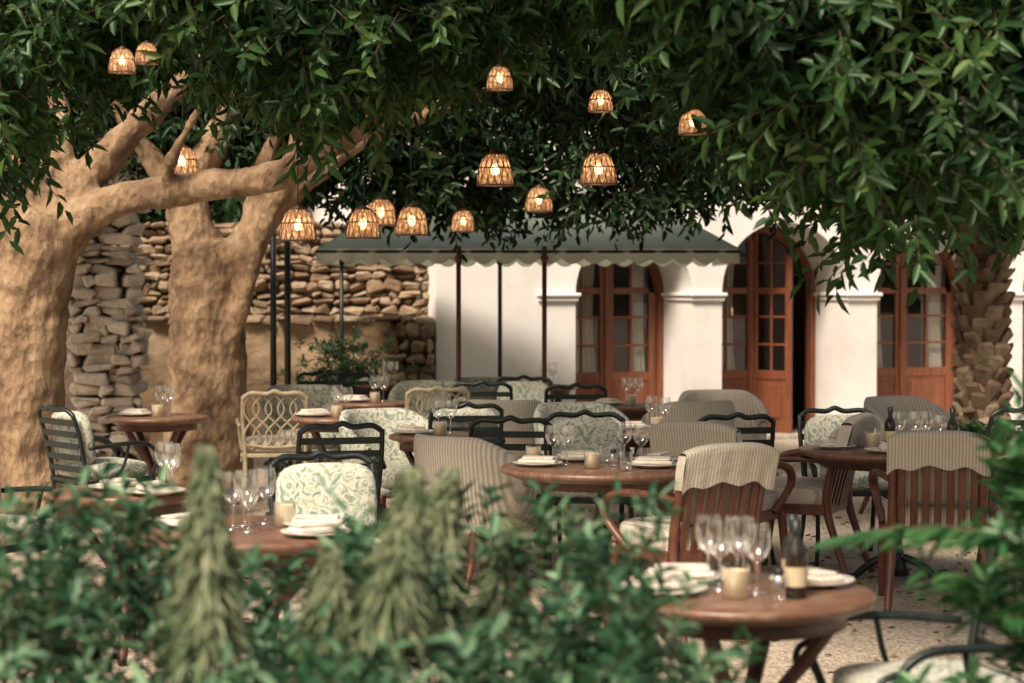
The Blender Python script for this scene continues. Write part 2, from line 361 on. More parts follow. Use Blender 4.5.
def leafdoor(mb,x0,x1,c,R,w,inner=None):
    H=lambda x: ZS+math.sqrt(max(R*R-(x-c)**2,0.0))
    st=.075
    def vbar(x,wd,z0=0.02,dp=.045):
        h0=min(H(x-wd/2),H(x+wd/2)); mb.box((x,w,(z0+h0)/2),(wd,dp,h0-z0),'door')
    vbar(x0+st/2,st); vbar(x1-st/2,st)
    xm=(x0+x1)/2; vbar(xm,.025,.72,.03)
    for z,h in((.09,.14),(.68,.10),(1.02,.025),(1.33,.025),(1.62,.07),(1.93,.025)):
        xa,xb=x0+st,x1-st
        if z>ZS:
            d=math.sqrt(max(R*R-(z+h/2-ZS)**2,0)); xa=max(xa,c-d); xb=min(xb,c+d)
        if xb-xa>.04: mb.box(((xa+xb)/2,w+.002,z),(xb-xa,.036 if h<.03 else .042,h),'door')
    mb.box((xm,w+.004,.39),(x1-x0-2*st,.02,.5),'door'); mb.box((xm,w-.006,.39),(x1-x0-2*st-.1,.03,.38),'door',bev=.012)
    n=8; vs=[];fs=[]
    for i in range(n+1):
        x=x0+st+(x1-x0-2*st)*i/n; vs+=[(x,w+.01,.7),(x,w+.01,H(x)-.03)]
    for i in range(n): fs.append((2*i,2*i+2,2*i+3,2*i+1))
    mb.add(vs,fs,'pane',False)
def curtain(mb,x0,x1,w,z1):
    mb.grid(lambda u,v:(x0+(x1-x0)*u*(1-.25*math.sin(v*3.1)*.6),w+.02*math.sin(u*26),.72+(z1-.72)*v),40,6,'linen')
for k,(a,b) in enumerate(ops):
    mb=MB(); c=(a+b)/2; R=(b-a)/2; w=.78; fr=.07
    def ring(Ro,Ri,w0,w1,key):
        vs=[];fs=[];n=30
        outl=[(c-Ro,0)]+[(c-Ro*math.cos(math.pi*i/n),ZS+Ro*math.sin(math.pi*i/n)) for i in range(n+1)]+[(c+Ro,0)]
        inl=[(c-Ri,0)]+[(c-Ri*math.cos(math.pi*i/n),ZS+Ri*math.sin(math.pi*i/n)) for i in range(n+1)]+[(c+Ri,0)]
        for (p,q),(r,s_) in zip(outl,inl): vs+=[(p,w0,q),(r,w0,s_),(r,w1,s_),(p,w1,q)]
        for i in range(len(outl)-1):
            for j in range(4): fs.append((4*i+j,4*i+(j+1)%4,4*i+4+(j+1)%4,4*i+4+j))
        mb.add(vs,fs,key,False)
    ring(R-.003,R-fr,w-.05,w+.04,'door'); ring(R-fr+.004,R-fr-.02,w-.02,w+.03,'door')
    Ri=R-fr-.022
    leafdoor(mb,c-Ri,c-.003,c,Ri,w)
    if k!=1:
        leafdoor(mb,c+.003,c+Ri,c,Ri,w); mb.box((c,w-.035,.98),(.05,.03,1.9),'door')
        curtain(mb,c+Ri-.26,c+Ri-.07,w+.08,2.05)
    else:
        mb.M=Matrix.Translation((c-.02,w,0))@Matrix.Rotation(math.radians(-62),4,'Z')@Matrix.Translation((-c,-w,0))
        leafdoor(mb,c+.003,c+Ri*.80,c,Ri*1.02,w); mb.M=Matrix.Identity(4)
        mb.box((c-.03,w-.02,1.1),(.07,.05,2.16),'door')
    curtain(mb,c-Ri+.22,c-Ri+.50,w+.08,2.1)
    mb.box((c,.42,.02),(b-a-.02,.8,.04),'limestone')
    place(mb.mesh('french_door'),'french_door',parent=B)
# ------------------------------------------------------------------ stone walls
def stones(mb,x0,x1,z0,z1,y,sz,key,depth=.16,jit=.022,rot=9):
    z=z0
    while z<z1-.02:
        h=sz*random.uniform(.5,1.3); h=min(h,z1-z)
        x=x0
        while x<x1-.02:
            l=sz*random.uniform(.7,2.2); l=min(l,x1-x); hh=h*random.uniform(.78,1.08)
            if h>.03 and l>.03:
                mb.box((x+l/2,y+random.uniform(-.04,.04),z+h/2+random.uniform(-.012,.012)),(l*.95,depth,hh*.95),key,R=RY(random.uniform(-rot,rot))@RX(random.uniform(-8,8)),bev=sz*.26,jit=jit)
            x+=l
        z+=h
mb=MB(); mb.grid(lambda u,v:(-4.23+3.0*u,20.3+.025*math.sin(u*31+v*7)+.02*math.sin(v*13+u*5),.0+1.31*v),60,24,'ochre'); mb.box((-2.6,20.46,.65),(3.2,.2,1.29),'mortar',bev=.02)
stones(mb,-1.30,-.80,.02,1.29,20.28,.12,'rubble'); mb.box((-1.05,20.45,.65),(.44,.22,1.26),'mortar')
stones(mb,-4.2,-.80,1.30,1.36,20.4,.14,'rubble',depth=.36,jit=.01,rot=3)
place(mb.mesh('rw'),'retaining_wall')
mb=MB(); stones(mb,-4.6,-.80,1.2,2.32,20.72,.105,'rubble'); mb.box((-2.85,20.84,1.2),(3.7,.16,2.2),'mortar'); place(mb.mesh('sw'),'rubble_stone_wall')
mb=MB(); z=0
while z<3.0:
    h=random.uniform(.04,.13); w=.66+random.uniform(-.08,.08)-.03*z; x=-w/2
    while x<w/2-.05:
        l=min(random.uniform(.08,.32),w/2-x)
        mb.box((x+l/2+random.uniform(-.015,.015),random.uniform(-.09,.04),z+h/2),(l*1.0,.6+random.uniform(-.06,.06),h*random.uniform(.85,1.12)),'limestone',R=RZ(random.uniform(-12,12))@RY(random.uniform(-8,8)),bev=.022,jit=.026); x+=l
    z+=h
me=mb.mesh('pillar'); place(me,'stone_pillar',(-3.74,18.5,0),8); place(me,'stone_pillar',(-4.75,19.3,0),180)
# ------------------------------------------------------------------ trees
def treewood(chains,name,parent):
    mb=MB()
    for pts in chains:
        P=[p[:3] for p in pts]; r=[p[3] for p in pts]
        mb.tube(P,r,'bark',n=14,sub=5,noise_=.06)
    o=place(mb.mesh(name),name,parent=parent)
    m=o.modifiers.new('r','REMESH'); m.mode='VOXEL'; m.voxel_size=.022; m.use_smooth_shade=True
    s=o.modifiers.new('s','SMOOTH'); s.iterations=4; s.factor=.6
    t=bpy.data.textures.new('t'+name,'CLOUDS'); t.noise_scale=.2; t.noise_depth=5
    d=o.modifiers.new('d','DISPLACE'); d.texture=t; d.strength=.07; d.texture_coords='GLOBAL'; d.mid_level=.66
    return o
t1=empty('carob_tree')
treewood([
 [(-3.33,13.5,-.05,.47),(-3.32,13.5,.12,.36),(-3.31,13.5,.55,.30),(-3.29,13.5,1.1,.28),(-3.25,13.5,1.6,.27),(-3.2,13.5,1.95,.29),(-3.12,13.5,2.15,.22)],
 [(-3.1,13.5,1.95,.2),(-2.9,13.45,2.12,.15),(-2.58,13.4,2.25,.125),(-2.11,13.3,2.33,.115),(-1.57,13.2,2.38,.11),(-1.16,13.1,2.57,.085),(-.76,13.1,2.78,.065),(-.28,13.2,3.05,.05),(.32,13.4,3.35,.035)],
 [(-3.12,13.5,2.0,.2),(-2.98,13.55,2.26,.15),(-2.7,13.6,2.6,.12),(-2.38,13.6,2.9,.10),(-2.15,13.7,3.2,.08),(-1.85,13.9,3.8,.05)],
 [(-3.2,13.5,2.0,.2),(-3.12,13.6,2.35,.14),(-3.08,13.7,2.75,.11),(-3.2,13.8,3.2,.09),(-3.0,14,3.9,.06)],
 [(-3.25,13.5,1.9,.2),(-3.45,13.4,2.2,.16),(-3.75,13.3,2.6,.13),(-4.1,13.1,3.2,.1)],
 [(-1.35,13.15,2.47,.06),(-1.3,13.0,2.8,.05),(-1.1,12.8,3.2,.035)],
 [(-2.3,13.3,2.3,.05),(-2.2,13.1,2.55,.04),(-1.9,12.9,3.0,.03)]],'trunk',t1)
t2=empty('carob_tree')
treewood([
 [(-2.38,15.5,-.05,.5),(-2.37,15.5,.15,.38),(-2.36,15.5,.6,.33),(-2.36,15.5,1.2,.30),(-2.37,15.5,1.7,.30),(-2.42,15.5,2.0,.24)],
 [(-2.42,15.5,1.9,.22),(-2.5,15.5,2.33,.17),(-2.32,15.5,2.75,.13),(-2.1,15.6,3.2,.1),(-1.9,15.7,3.9,.06)],
 [(-2.28,15.5,1.5,.2),(-2.12,15.45,1.85,.17),(-1.9,15.4,2.2,.14),(-1.57,15.3,2.5,.115),(-1.1,15.2,2.8,.09),(-.48,15.2,3.05,.07),(.2,15.4,3.4,.04)],
 [(-2.2,15.35,1.2,.1),(-2.05,15.3,1.6,.09),(-1.93,15.3,2.0,.08),(-1.75,15.2,2.4,.065),(-1.6,15.1,2.9,.05)],
 [(-2.0,15.4,2.1,.09),(-1.95,15.5,2.5,.08),(-1.7,15.6,3.1,.05)],
 [(-2.5,15.5,2.2,.12),(-2.75,15.5,2.6,.1),(-3.1,15.6,3.1,.06)]],'trunk',t2)
t3=empty('bay_fig_tree')
treewood([[(4.4,9.6,-.05,.4),(4.35,9.6,.6,.27),(4.3,9.6,1.6,.24),(4.2,9.6,2.4,.2)],[(4.2,9.6,2.3,.17),(3.6,9.3,2.9,.11),(2.8,9.0,3.1,.08),(1.9,8.8,3.0,.05),(1.2,8.7,2.8,.03)],[(4.2,9.6,2.3,.16),(3.9,9.9,3.2,.1),(3.2,10.4,3.7,.06)],
  [(2.8,9.0,3.1,.05),(2.4,8.4,2.7,.03),(1.9,8.1,2.3,.015)],[(1.9,8.8,3.0,.04),(1.5,8.4,2.6,.02),(1.2,8.2,2.3,.01)]],'trunk',t3)
canopy('foliage',[.3,.5,.7,.85,1.05,1.25,1.38,1.5,1.62,1.72,1.9,2.2,3.0],[3.05,2.85,2.7,2.45,2.2,2.08,1.95,1.74,1.74,1.86,2.0,2.06,1.98],3.05,7.5,8.9,200,13,.115,.037,'leaf',t3,hug=.15)
canopy('foliage',[-3.1,-2.4,-2.2,-1.8,-1.45,-1.15,-.95,-.75,-.5,-.1,.3,.8],[1.95,2.1,2.62,2.84,2.78,2.5,2.28,2.42,2.62,2.8,2.95,3.05],3.25,9.1,10.2,165,13,.115,.037,'leaf',t1,hug=.2)
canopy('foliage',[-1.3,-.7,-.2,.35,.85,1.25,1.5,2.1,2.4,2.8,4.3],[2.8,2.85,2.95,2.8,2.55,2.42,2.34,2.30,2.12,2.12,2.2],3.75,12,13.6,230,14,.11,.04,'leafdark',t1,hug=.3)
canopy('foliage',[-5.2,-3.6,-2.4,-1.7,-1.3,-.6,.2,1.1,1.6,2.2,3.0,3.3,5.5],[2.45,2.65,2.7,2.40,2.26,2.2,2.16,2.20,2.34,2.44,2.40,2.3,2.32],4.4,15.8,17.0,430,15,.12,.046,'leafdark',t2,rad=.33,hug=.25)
bt=empty('background_trees')
n=2700; C=np.stack([rng.uniform(-9,7,n),rng.uniform(24.5,27,n),rng.uniform(.6,6,n)],1)
C=C[(C[:,0]<-1.0)|(C[:,2]>4.3)]
T=rng.normal(0,1,C.shape)+np.array([0,-.6,.1])
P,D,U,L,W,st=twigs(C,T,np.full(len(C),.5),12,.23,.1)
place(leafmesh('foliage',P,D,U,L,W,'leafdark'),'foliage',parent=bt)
mb=MB()
for x in(-8,-6.5,-4,-2): mb.tube([(x,26,0),(x+.2,26,2),(x-.1,26.2,5)],[.25,.18,.1],'bark')
place(mb.mesh('trunks'),'trunks',parent=bt)
# palm
pe=empty('palm_tree',(4.0,17,0)); mb=MB()
mb.tube([(0,0,0),(0,0,1.5),(0.02,0,3.0),(0,0,4.2)],[.19,.17,.16,.15],'palmbark',n=16)
ring=0; z=.05
while z<4.1:
    for i in range(7):
        a=2*math.pi*(i+.5*(ring%2))/7+random.uniform(-.1,.1)
        mb.box((math.cos(a)*.185,math.sin(a)*.185,z+random.uniform(-.015,.015)),(.05,.13,.20),'palmbark',R=Matrix.Rotation(a+random.uniform(-.2,.2),3,'Z')@RY(random.uniform(20,38)),bev=.02,jit=.02)
    z+=.105; ring+=1
place(mb.mesh('trunk'),'trunk',parent=pe)
def frondset(bases,mk,name,parent,Ll,n=34,Wl=.028):
    Ps=[];Ds=[];Us=[];Ls=[];Ws=[];A=[];Bq=[]
    for (b,dr,ln,arch) in bases:
        b=np.array(b,float);dr=np.array(dr,float);dr/=np.linalg.norm(dr)
        t=np.linspace(.12,1,n); pos=b+dr*(t*ln)[:,None]+np.array([0,0,-1.])*(arch*ln*t**2)[:,None]
        tan=nrm(np.gradient(pos,axis=0)); sd=nrm(np.cross(tan,np.array([0,0,1.])))
        for sg in(-1,1):
            Ps.append(pos);Ds.append(tan*.6+sd*sg+rng.normal(0,.08,pos.shape)+np.array([0,0,-.1]));Us.append(np.tile([0,0,1.],(n,1))+sd*sg*.3)
            Ls.append(Ll*(np.sin(t*2.9)*.8+.25));Ws.append(np.full(n,Wl))
        A.append(pos[:-1]);Bq.append(pos[1:])
    return place(leafmesh(name,np.concatenate(Ps),np.concatenate(Ds),np.concatenate(Us),np.concatenate(Ls),np.concatenate(Ws),mk,(np.concatenate(A),np.concatenate(Bq),.006)),name,parent=parent)
frondset([((0,0,4.2),(math.cos(a),math.sin(a),random.uniform(.2,1.3)),2.2,.5) for a in np.linspace(0,6.2,18)],'frond','fronds',pe,.45)
for nm,(x,y,z) in(('fern',(3.45,16.6,.0)),('fern',(3.9,15.9,0)),('fern',(-1.75,19.6,0))):
    frondset([((x,y,z+.15),(math.cos(a),math.sin(a),random.uniform(.9,2.4)),.75,.35) for a in np.linspace(0,6.2,16)],'frond',nm,None,.13,24,.02)
C=np.array([-1.62,19.6,.75])+rng.normal(0,1,(260,3))*np.array([.22,.15,.16]); P,D,U,L,W,st=twigs(C,rng.normal(0,1,C.shape)+np.array([0,0,.8]),np.full(260,.15),9,.07,.025)
place(leafmesh('bush',P,D,U,L,W,'shrub',(np.concatenate([st[0],np.tile([-1.62,19.6,0.],(40,1))]),np.concatenate([st[1],C[:40]]),.004)),'round_bush')
# ------------------------------------------------------------------ awnings & posts
def awning(x0,x1,y0,y1,z0,z1,posts,name,zr=2.0):
    e=empty(name); mb=MB(); ym=(y0+y1)/2; ins=.75 if x1-x0>2 else .3
    def sagq(a,b,c,d):
        mb.grid(lambda u,v: tuple(Vector(a)*(1-u)*(1-v)+Vector(b)*u*(1-v)+Vector(c)*u*v+Vector(d)*(1-u)*v-Vector((0,0,.07*math.sin(u*math.pi)*math.sin(v*math.pi)))),24,8,'awning')
    A,Bc,Cc,Dc=(x0,y0,z0),(x1,y0,z0),(x1,y1,z0),(x0,y1,z0); R0,R1=(x0+ins,ym,z1),(x1-ins,ym,z1)
    sagq(A,Bc,R1,R0); sagq(Cc,Dc,R0,R1); sagq(Dc,A,R0,R0); sagq(Bc,Cc,R1,R1)
    def val(p,q):
        p,q=Vector(p),Vector(q); ln=(q-p).length; ns=max(2,round(ln/.2)); nu=ns*8
        dd=lambda u:.085+.05*abs(math.sin(u*ns*math.pi))
        mb.grid(lambda u,v: tuple(p.lerp(q,u)+Vector((0,.012*math.sin(u*ns*6.28*.7),-dd(u)*v))),nu,3,'valance')
        mb.tube([tuple(p.lerp(q,i/nu)-Vector((0,.004,dd(i/nu)))) for i in range(nu+1)],.004,'linen',n=5,sub=1)
    val(A,Bc);val(Bc,Cc);val(Cc,Dc);val(Dc,A)
    place(mb.mesh('canvas'),'canvas',parent=e)
    mb=MB()
    for x,y,k in posts:
        mb.tube([(x,y,0),(x,y,z0+.02)],.022,k,n=12,sub=1); mb.lathe([(.09,0),(.09,.015),(.03,.03),(.022,.06)],k,16,(x,y,0)); mb.lathe([(.022,0),(.035,.02),(.035,.04),(.022,.06)],k,16,(x,y,z0-.12))
    for p,q in((A,Bc),(Bc,Cc),(Cc,Dc),(Dc,A),(R0,R1),(A,R0),(Dc,R0),(Bc,R1),(Cc,R1)):
        mb.tube([tuple(Vector(p)-Vector((0,0,.03))),tuple(Vector(q)-Vector((0,0,.03)))],.014,'iron',n=6,sub=1)
    place(mb.mesh('frame'),'frame',parent=e)
awning(-1.72,2.0,17.6,20.0,2.0,2.5,[(-.47,17.6,'brownpost'),(.285,17.6,'brownpost'),(-.12,19.95,'iron'),(-1.7,19.95,'iron')],'canvas_awning')
awning(3.85,6.4,17.7,19.6,2.12,2.6,[(6.3,17.75,'brownpost'),(5.2,19.5,'brownpost')],'canvas_awning')
mb=MB()
for x,y in((-2.02,18.0),(-2.22,18.6)):
    mb.tube([(x,y,0),(x,y,2.5)],.03,'iron',n=12,sub=1); mb.lathe([(.1,0),(.1,.02),(.05,.05),(.03,.12)],'iron',16,(x,y,0))
mb.tube([(-2.02,18,2.45),(-2.22,18.6,2.45)],.02,'iron',n=8,sub=1)
place(mb.mesh('posts'),'iron_pergola_posts')
# ------------------------------------------------------------------ lamps
mb=MB(); H=.20
prof=[(.055,.0),(.085,-.03),(.106,-.09),(.116,-.15),(.118,-.20)]
mb.lathe(prof,'shade',24)
for r,z in((.056,0),(.107,-.09),(.119,-.2)): mb.tube([(r*math.cos(a),r*math.sin(a),z) for a in np.linspace(0,2*math.pi,17)[:-1]],.0045,'darkwood',n=5,sub=1,closed=True)
for i in range(16):
    a0=2*math.pi*i/16
    for sg in(-1,1): mb.tube([(r*1.01*math.cos(a0+sg*q),r*1.01*math.sin(a0+sg*q),z) for (r,z),q in zip(prof,(0,.1,.25,.38,.5))],.003,'darkwood',n=4,sub=1)
mb.pillow((0,0,-.10),(.055,.055,.075),'bulb',e=1,ez=1,nu=10,nv=8)
mb.lathe([(.0,.03),(.02,.025),(.022,-.05),(.0,-.06)],'iron',10)
mb.lathe([(.0,.035),(.057,.0),(.05,-.004)],'darkwood',20)
mb.tube([(0,0,.03),(.01,0,.5),(0,.0,1.1)],.004,'iron',n=5,sub=3)
lm=mb.mesh('pendant')
for x,y,z,s in[(-1.39,13,2.06,1),(-1.04,14,2.1,1),(-1.02,15.6,2.24,1),(-.725,14.5,2.136,1),(-.38,15.6,2.17,.8),(-.11,13,2.417,1),(.205,15.2,2.32,.9),(.54,12.5,2.394,.95),(-2.42,14.7,2.58,1),(-1.70,8.75,2.64,.5),(-.055,8.9,2.58,.5),(.46,10.4,2.62,.55),(.74,8.2,2.33,.5),(-3.05,12.0,2.46,1),(-1.62,8.9,2.69,.45)]:
    place(lm,'woven_pendant_lamp',(x,y,z+.1*s),random.uniform(0,360),s)
# ------------------------------------------------------------------ chairs
def iron_chair(back='floral',cream=False):
    k='creamiron' if cream else 'iron'; mb=MB()
    for s in(-1,1):
        mb.tube([(s*.27,-.29,0),(s*.25,-.25,.12),(s*.25,-.23,.42),(s*.28,-.26,.56),(s*.29,-.18,.65),(s*.29,.0,.66),(s*.26,.22,.64)],.014,k)
        mb.tube([(s*.28,-.24,.60),(s*.28,-.30,.58),(s*.28,-.31,.53),(s*.28,-.27,.52)],.011,k,sub=4)
        mb.tube([(s*.23,.34,0),(s*.22,.25,.2),(s*.22,.22,.42),(s*.235,.27,.7),(s*.23,.32,.86)],.015,k)
        mb.tube([(s*.25,-.2,.40),(s*.26,0,.36),(s*.22,.2,.40)],.009,k)
        mb.tube([(s*.28,-.05,.65),(s*.27,-.02,.52),(s*.25,.04,.44)],.01,k)
    mb.tube([(-.23,.315,.85),(-.17,.335,.885),(-.06,.345,.88),(0,.35,.90),(.06,.345,.88),(.17,.335,.885),(.23,.315,.85)],.016,k)
    for y in(-.23,.22): mb.box((0,y,.42),(.5,.02,.03),k)
    for s in(-1,1): mb.box((s*.245,0,.42),(.02,.43,.03),k)
    for i in range(6): mb.box((0,-.18+.07*i,.425),(.48,.03,.008),k)
    if cream:
        for i in range(-2,3):
            for sg in(-1,1):
                pts=[]
                for j in range(7):
                    t=j/6; x=i*.09+sg*.07*math.sin(t*math.pi*2); pts.append((max(-.22,min(.22,x)),.225+.10*t,.46+.41*t))
                mb.tube(pts,.008,k,n=6,sub=3)
        mb.tube([(-.22,.23,.5),(0,.235,.48),(.22,.23,.5)],.01,k)
    else:
        for i in range(5):
            z=.50+.075*i; y=.235+(z-.45)*.2
            mb.box((0,y,z),(.45,.012,.038),k)
    mb.pillow((0,-.01,.485),(.5,.47,.12),'floral' if not cream else 'stripe',e=.35)
    if back: mb.pillow((0,.195,.69),(.46,.36,.13),back,R=RX(80),e=.5)
    return mb.mesh('iron_armchair')
def wood_chair():
    mb=MB(); k='chairwood'
    for s in(-1,1):
        mb.tube([(s*.25,.36,0),(s*.235,.28,.22),(s*.225,.22,.45),(s*.225,.27,.7),(s*.23,.33,.89)],[.018,.022,.026,.022,.02],k,n=8)
        mb.tube([(s*.27,-.30,0),(s*.27,-.27,.2),(s*.26,-.24,.43)],[.018,.024,.03],k)
        mb.tube([(s*.225,.27,.67),(s*.28,.1,.69),(s*.315,-.1,.68),(s*.32,-.22,.64),(s*.31,-.26,.57),(s*.29,-.2,.49),(s*.265,-.12,.42)],[.018,.022,.026,.027,.024,.022,.024],k,n=8,flat=.8)
        mb.box((s*.25,-.01,.405),(.03,.46,.06),k)
    mb.box((0,-.24,.405),(.48,.03,.06),k); mb.box((0,.215,.405),(.45,.03,.06),k)
    mb.tube([(-.23,.33,.88),(-.1,.36,.905),(.1,.36,.905),(.23,.33,.88)],.022,k)
    for i in range(7):
        x=-.18+.06*i; mb.box((x,.265+.012*(1-abs(i-3)/3),.60),(.036,.014,.40),k,R=RX(-14))
    mb.pillow((0,-.02,.475),(.52,.50,.15),'stripe',e=.3)
    mb.pillow((0,.225,.70),(.42,.30,.08),'stripe',R=RX(76),e=.35)
    def drape(u,v):
        s=2*u-1; x=.255*math.copysign(abs(s)**.9,s); a=v*2-1
        z=.94-.04*abs(s)**3; y=.345+.02*(1-s**2)
        d=abs(a)
        if d<.3:
            q=a/.3; zz=z-.022*q*q; yy=y+.036*math.sin(q*1.57)
        else:
            dl=(d-.3)/.7*(.17+.012*math.sin(u*19)); zz=z-.022-dl; yy=y+math.copysign(.036,a)-dl*.27+.006*math.sin(u*33)*(d-.3)
        return (x,yy,zz)
    mb.grid(drape,30,20,'stripe')
    for s in(-1,1):
        mb.grid(lambda u,v:(s*(.255+.004*math.sin(v*5)),.345-.034+.068*u-.17*v*.27,.885-.16*v),3,4,'stripe')
    return mb.mesh('wood_armchair')
def tub_chair(fab):
    mb=MB(); k='chairwood'
    vs=[];fs=[];na=26;npf=14
    for i in range(na+1):
        a=math.radians(-118+236*i/na); q=abs(a)/math.radians(118)
        top=.86-.22*max(0,(q-.35)/.65)**1.2; bot=.36
        h=(top-bot)/2; cz=bot+h; r=.265+.02*math.cos(a)
        cx,cy=math.sin(a)*r*1.02,math.cos(a)*r
        for j in range(npf):
            t=2*math.pi*j/npf; pc=math.copysign(abs(math.cos(t))**.6,math.cos(t)); ps=math.copysign(abs(math.sin(t))**.5,math.sin(t))
            rr=.04*pc + .05*(ps*.5+.5)
            vs.append((cx+math.sin(a)*rr,cy+math.cos(a)*rr,cz+h*ps))
    for i in range(na):
        for j in range(npf): fs.append((i*npf+j,i*npf+(j+1)%npf,(i+1)*npf+(j+1)%npf,(i+1)*npf+j))
    fs.append(tuple(range(npf))); fs.append(tuple(na*npf+j for j in range(npf))[::-1])
    mb.add(vs,fs,fab,True)
    mb.pillow((0,-.03,.44),(.50,.52,.16),fab,e=.4); mb.pillow((0,.0,.36),(.54,.52,.1),fab,e=.4)
    for s in(-1,1):
        mb.tube([(s*.24,-.27,0),(s*.23,-.24,.18),(s*.23,-.22,.34)],[.016,.022,.028],k); mb.tube([(s*.22,.33,0),(s*.2,.25,.18),(s*.19,.22,.36)],[.016,.022,.028],k)
    return mb.mesh('tub_armchair')
IC=iron_chair('floral');IS=iron_chair(None);LC=iron_chair(None,True);WC=wood_chair();TS=tub_chair('stripe');TF=tub_chair('floral')
chairs=[(WC,.84,9.5,208,'wooden_armchair'),(WC,1.66,11.5,245,'wooden_armchair'),(WC,2.2,10.35,170,'wooden_armchair'),(WC,1.15,11.0,150,'wooden_armchair'),
(IC,2.05,12.15,5,'iron_armchair'),(IS,3.12,12.9,200,'iron_armchair'),(TS,-.18,10.95,135,'upholstered_tub_chair'),(IC,-.78,8.75,15,'iron_armchair'),
(IC,-2.66,12.9,130,'iron_armchair'),(LC,-1.76,14.9,185,'lattice_back_chair'),(IS,-1.03,11.4,195,'iron_armchair'),(TF,-.76,12.9,35,'upholstered_tub_chair'),
(LC,-.56,15.4,180,'lattice_back_chair'),(IC,.44,11.75,0,'iron_armchair'),(IS,.02,11.9,175,'iron_armchair'),(IS,1.28,12.2,190,'iron_armchair'),
(TS,1.62,15.3,10,'upholstered_tub_chair'),(TS,1.24,14.3,200,'upholstered_tub_chair'),(IS,.5,15.9,180,'iron_armchair'),(IS,-.24,16.3,180,'iron_armchair'),
(TF,-1.68,16.1,10,'upholstered_tub_chair'),(TS,-.02,14.5,170,'upholstered_tub_chair'),(TF,-.7,16.9,0,'upholstered_tub_chair'),(IS,-1.5,18.2,180,'iron_armchair'),
(WC,2.95,11.2,262,'wooden_armchair'),(IS,1.22,5.75,285,'iron_armchair'),(IC,-2.5,9.6,60,'iron_armchair'),(IC,.1,16.6,0,'iron_armchair'),(TF,-.2,17.5,20,'upholstered_tub_chair'),(IC,-.35,13.3,190,'iron_armchair'),(TF,.5,13.6,20,'upholstered_tub_chair'),
(IS,-1.55,17.6,30,'iron_armchair'),(TS,2.9,14.4,30,'upholstered_tub_chair')]
for me,x,y,r,nm in chairs: place(me,nm,(x,y,0),r)
# ------------------------------------------------------------------ tables
def table(x,y,dia,style='leg',rz=0):
    mb=MB(); r=dia/2; k='darkwood' if style=='leg' else 'iron'
    mb.lathe([(0,.75),(r*.5,.75),(r-.012,.75),(r-.002,.745),(r,.735),(r-.004,.722),(r-.02,.716),(r-.05,.712),(r-.06,.70),(0,.70)],'tabletop',48)
    mb.lathe([(r*.78,.70),(r*.78,.655),(r*.74,.655),(r*.74,.70)],'darkwood',40)
    if style=='leg':
        for i in range(4):
            a=math.pi/4+i*math.pi/2; c,s=math.cos(a),math.sin(a)
            mb.tube([(c*r*.74,s*r*.74,.69),(c*r*.5,s*r*.5,.56),(c*r*.16,s*r*.16,.36),(c*r*.30,s*r*.30,.16),(c*r*.66,s*r*.66,.01)],[.026,.028,.024,.026,.02],k,flat=.8)
        mb.lathe([(0,.40),(.05,.39),(.06,.36),(.05,.33),(0,.32)],k,16)
    else:
        mb.lathe([(.0,.70),(.14,.70),(.05,.66),(.028,.6),(.028,.45),(.05,.40),(.028,.35),(.03,.15),(.06,.10),(.07,.04),(.0,.03)],k,20)
        for i in range(4):
            a=i*math.pi/2+.5; c,s=math.cos(a),math.sin(a); mb.tube([(c*.04,s*.04,.14),(c*.14,s*.14,.1),(c*.24,s*.24,.02),(c*.29,s*.29,.02)],[.022,.022,.02,.024],k)
    place(mb.mesh('table'),'round_wooden_table',(x,y,0),rz)
T=[(.68,5.92,.80,'leg',20),(.46,10.1,1.04,'ped',70),(2.16,11.2,1.10,'ped',40),(-.99,7.44,.94,'leg',10),(-1.72,8.9,.68,'leg',50),(-2.5,14.06,.72,'leg',0),(-.46,12.3,.60,'leg',30),
(-1.24,14,.62,'leg',5),(-1.1,15.8,.62,'leg',0),(.9,12.75,.8,'leg',0),(.89,15.4,.72,'leg',0),(-1.2,18.9,.6,'ped',0),(.3,18.4,.6,'leg',0)]
for t in T: table(*t)
mb=MB(); mb.lathe([(0,.002),(.034,.001),(.035,.004),(.008,.010),(.004,.02),(.004,.085),(.010,.093),(.030,.110),(.040,.135),(.041,.160),(.034,.205)],'glass',20); WG=mb.mesh('wine_glass')
mb=MB(); mb.lathe([(0,.002),(.028,.001),(.031,.03),(.034,.10)],'glass',18); TG=mb.mesh('tumbler')
mb=MB(); mb.lathe([(0,0),(.07,0),(.075,.004),(.12,.014),(.135,.020),(.133,.022),(.08,.010),(0,.009)],'porcelain',28)
mb.box((.0,0,.026),(.20,.10,.022),'linen',R=RZ(12),bev=.009,jit=.003); mb.box((.004,.002,.043),(.17,.075,.014),'linen',R=RZ(7),bev=.006,jit=.003); PL=mb.mesh('plate')
mb=MB(); mb.lathe([(0,.0),(.034,.0),(.036,.004),(.036,.078),(.033,.078),(.032,.056),(0,.054)],'candle',20); mb.tube([(0,0,.054),(0,0,.066)],.0015,'iron',n=4,sub=1); mb.lathe([(.0,.001),(.041,.001),(.041,.09)],'glass',20); CA=mb.mesh('candle')
mb=MB(); mb.lathe([(0,.0),(.030,.0),(.032,.006),(.032,.12),(.028,.145),(.013,.17),(.011,.205),(.014,.207),(.014,.22),(0,.221)],'bottle',20); mb.lathe([(.0325,.035),(.0327,.09)],'label',20); mb.lathe([(.0148,.185),(.0152,.223),(0,.225)],'iron',12); BO=mb.mesh('bottle')
mb=MB(); mb.lathe([(0,0),(.02,0),(.022,.01),(.02,.06),(.012,.07)],'glass',14); mb.lathe([(.013,.07),(.016,.075),(.012,.09),(0,.092)],'iron',14); SH=mb.mesh('salt_shaker')
zt=.7505
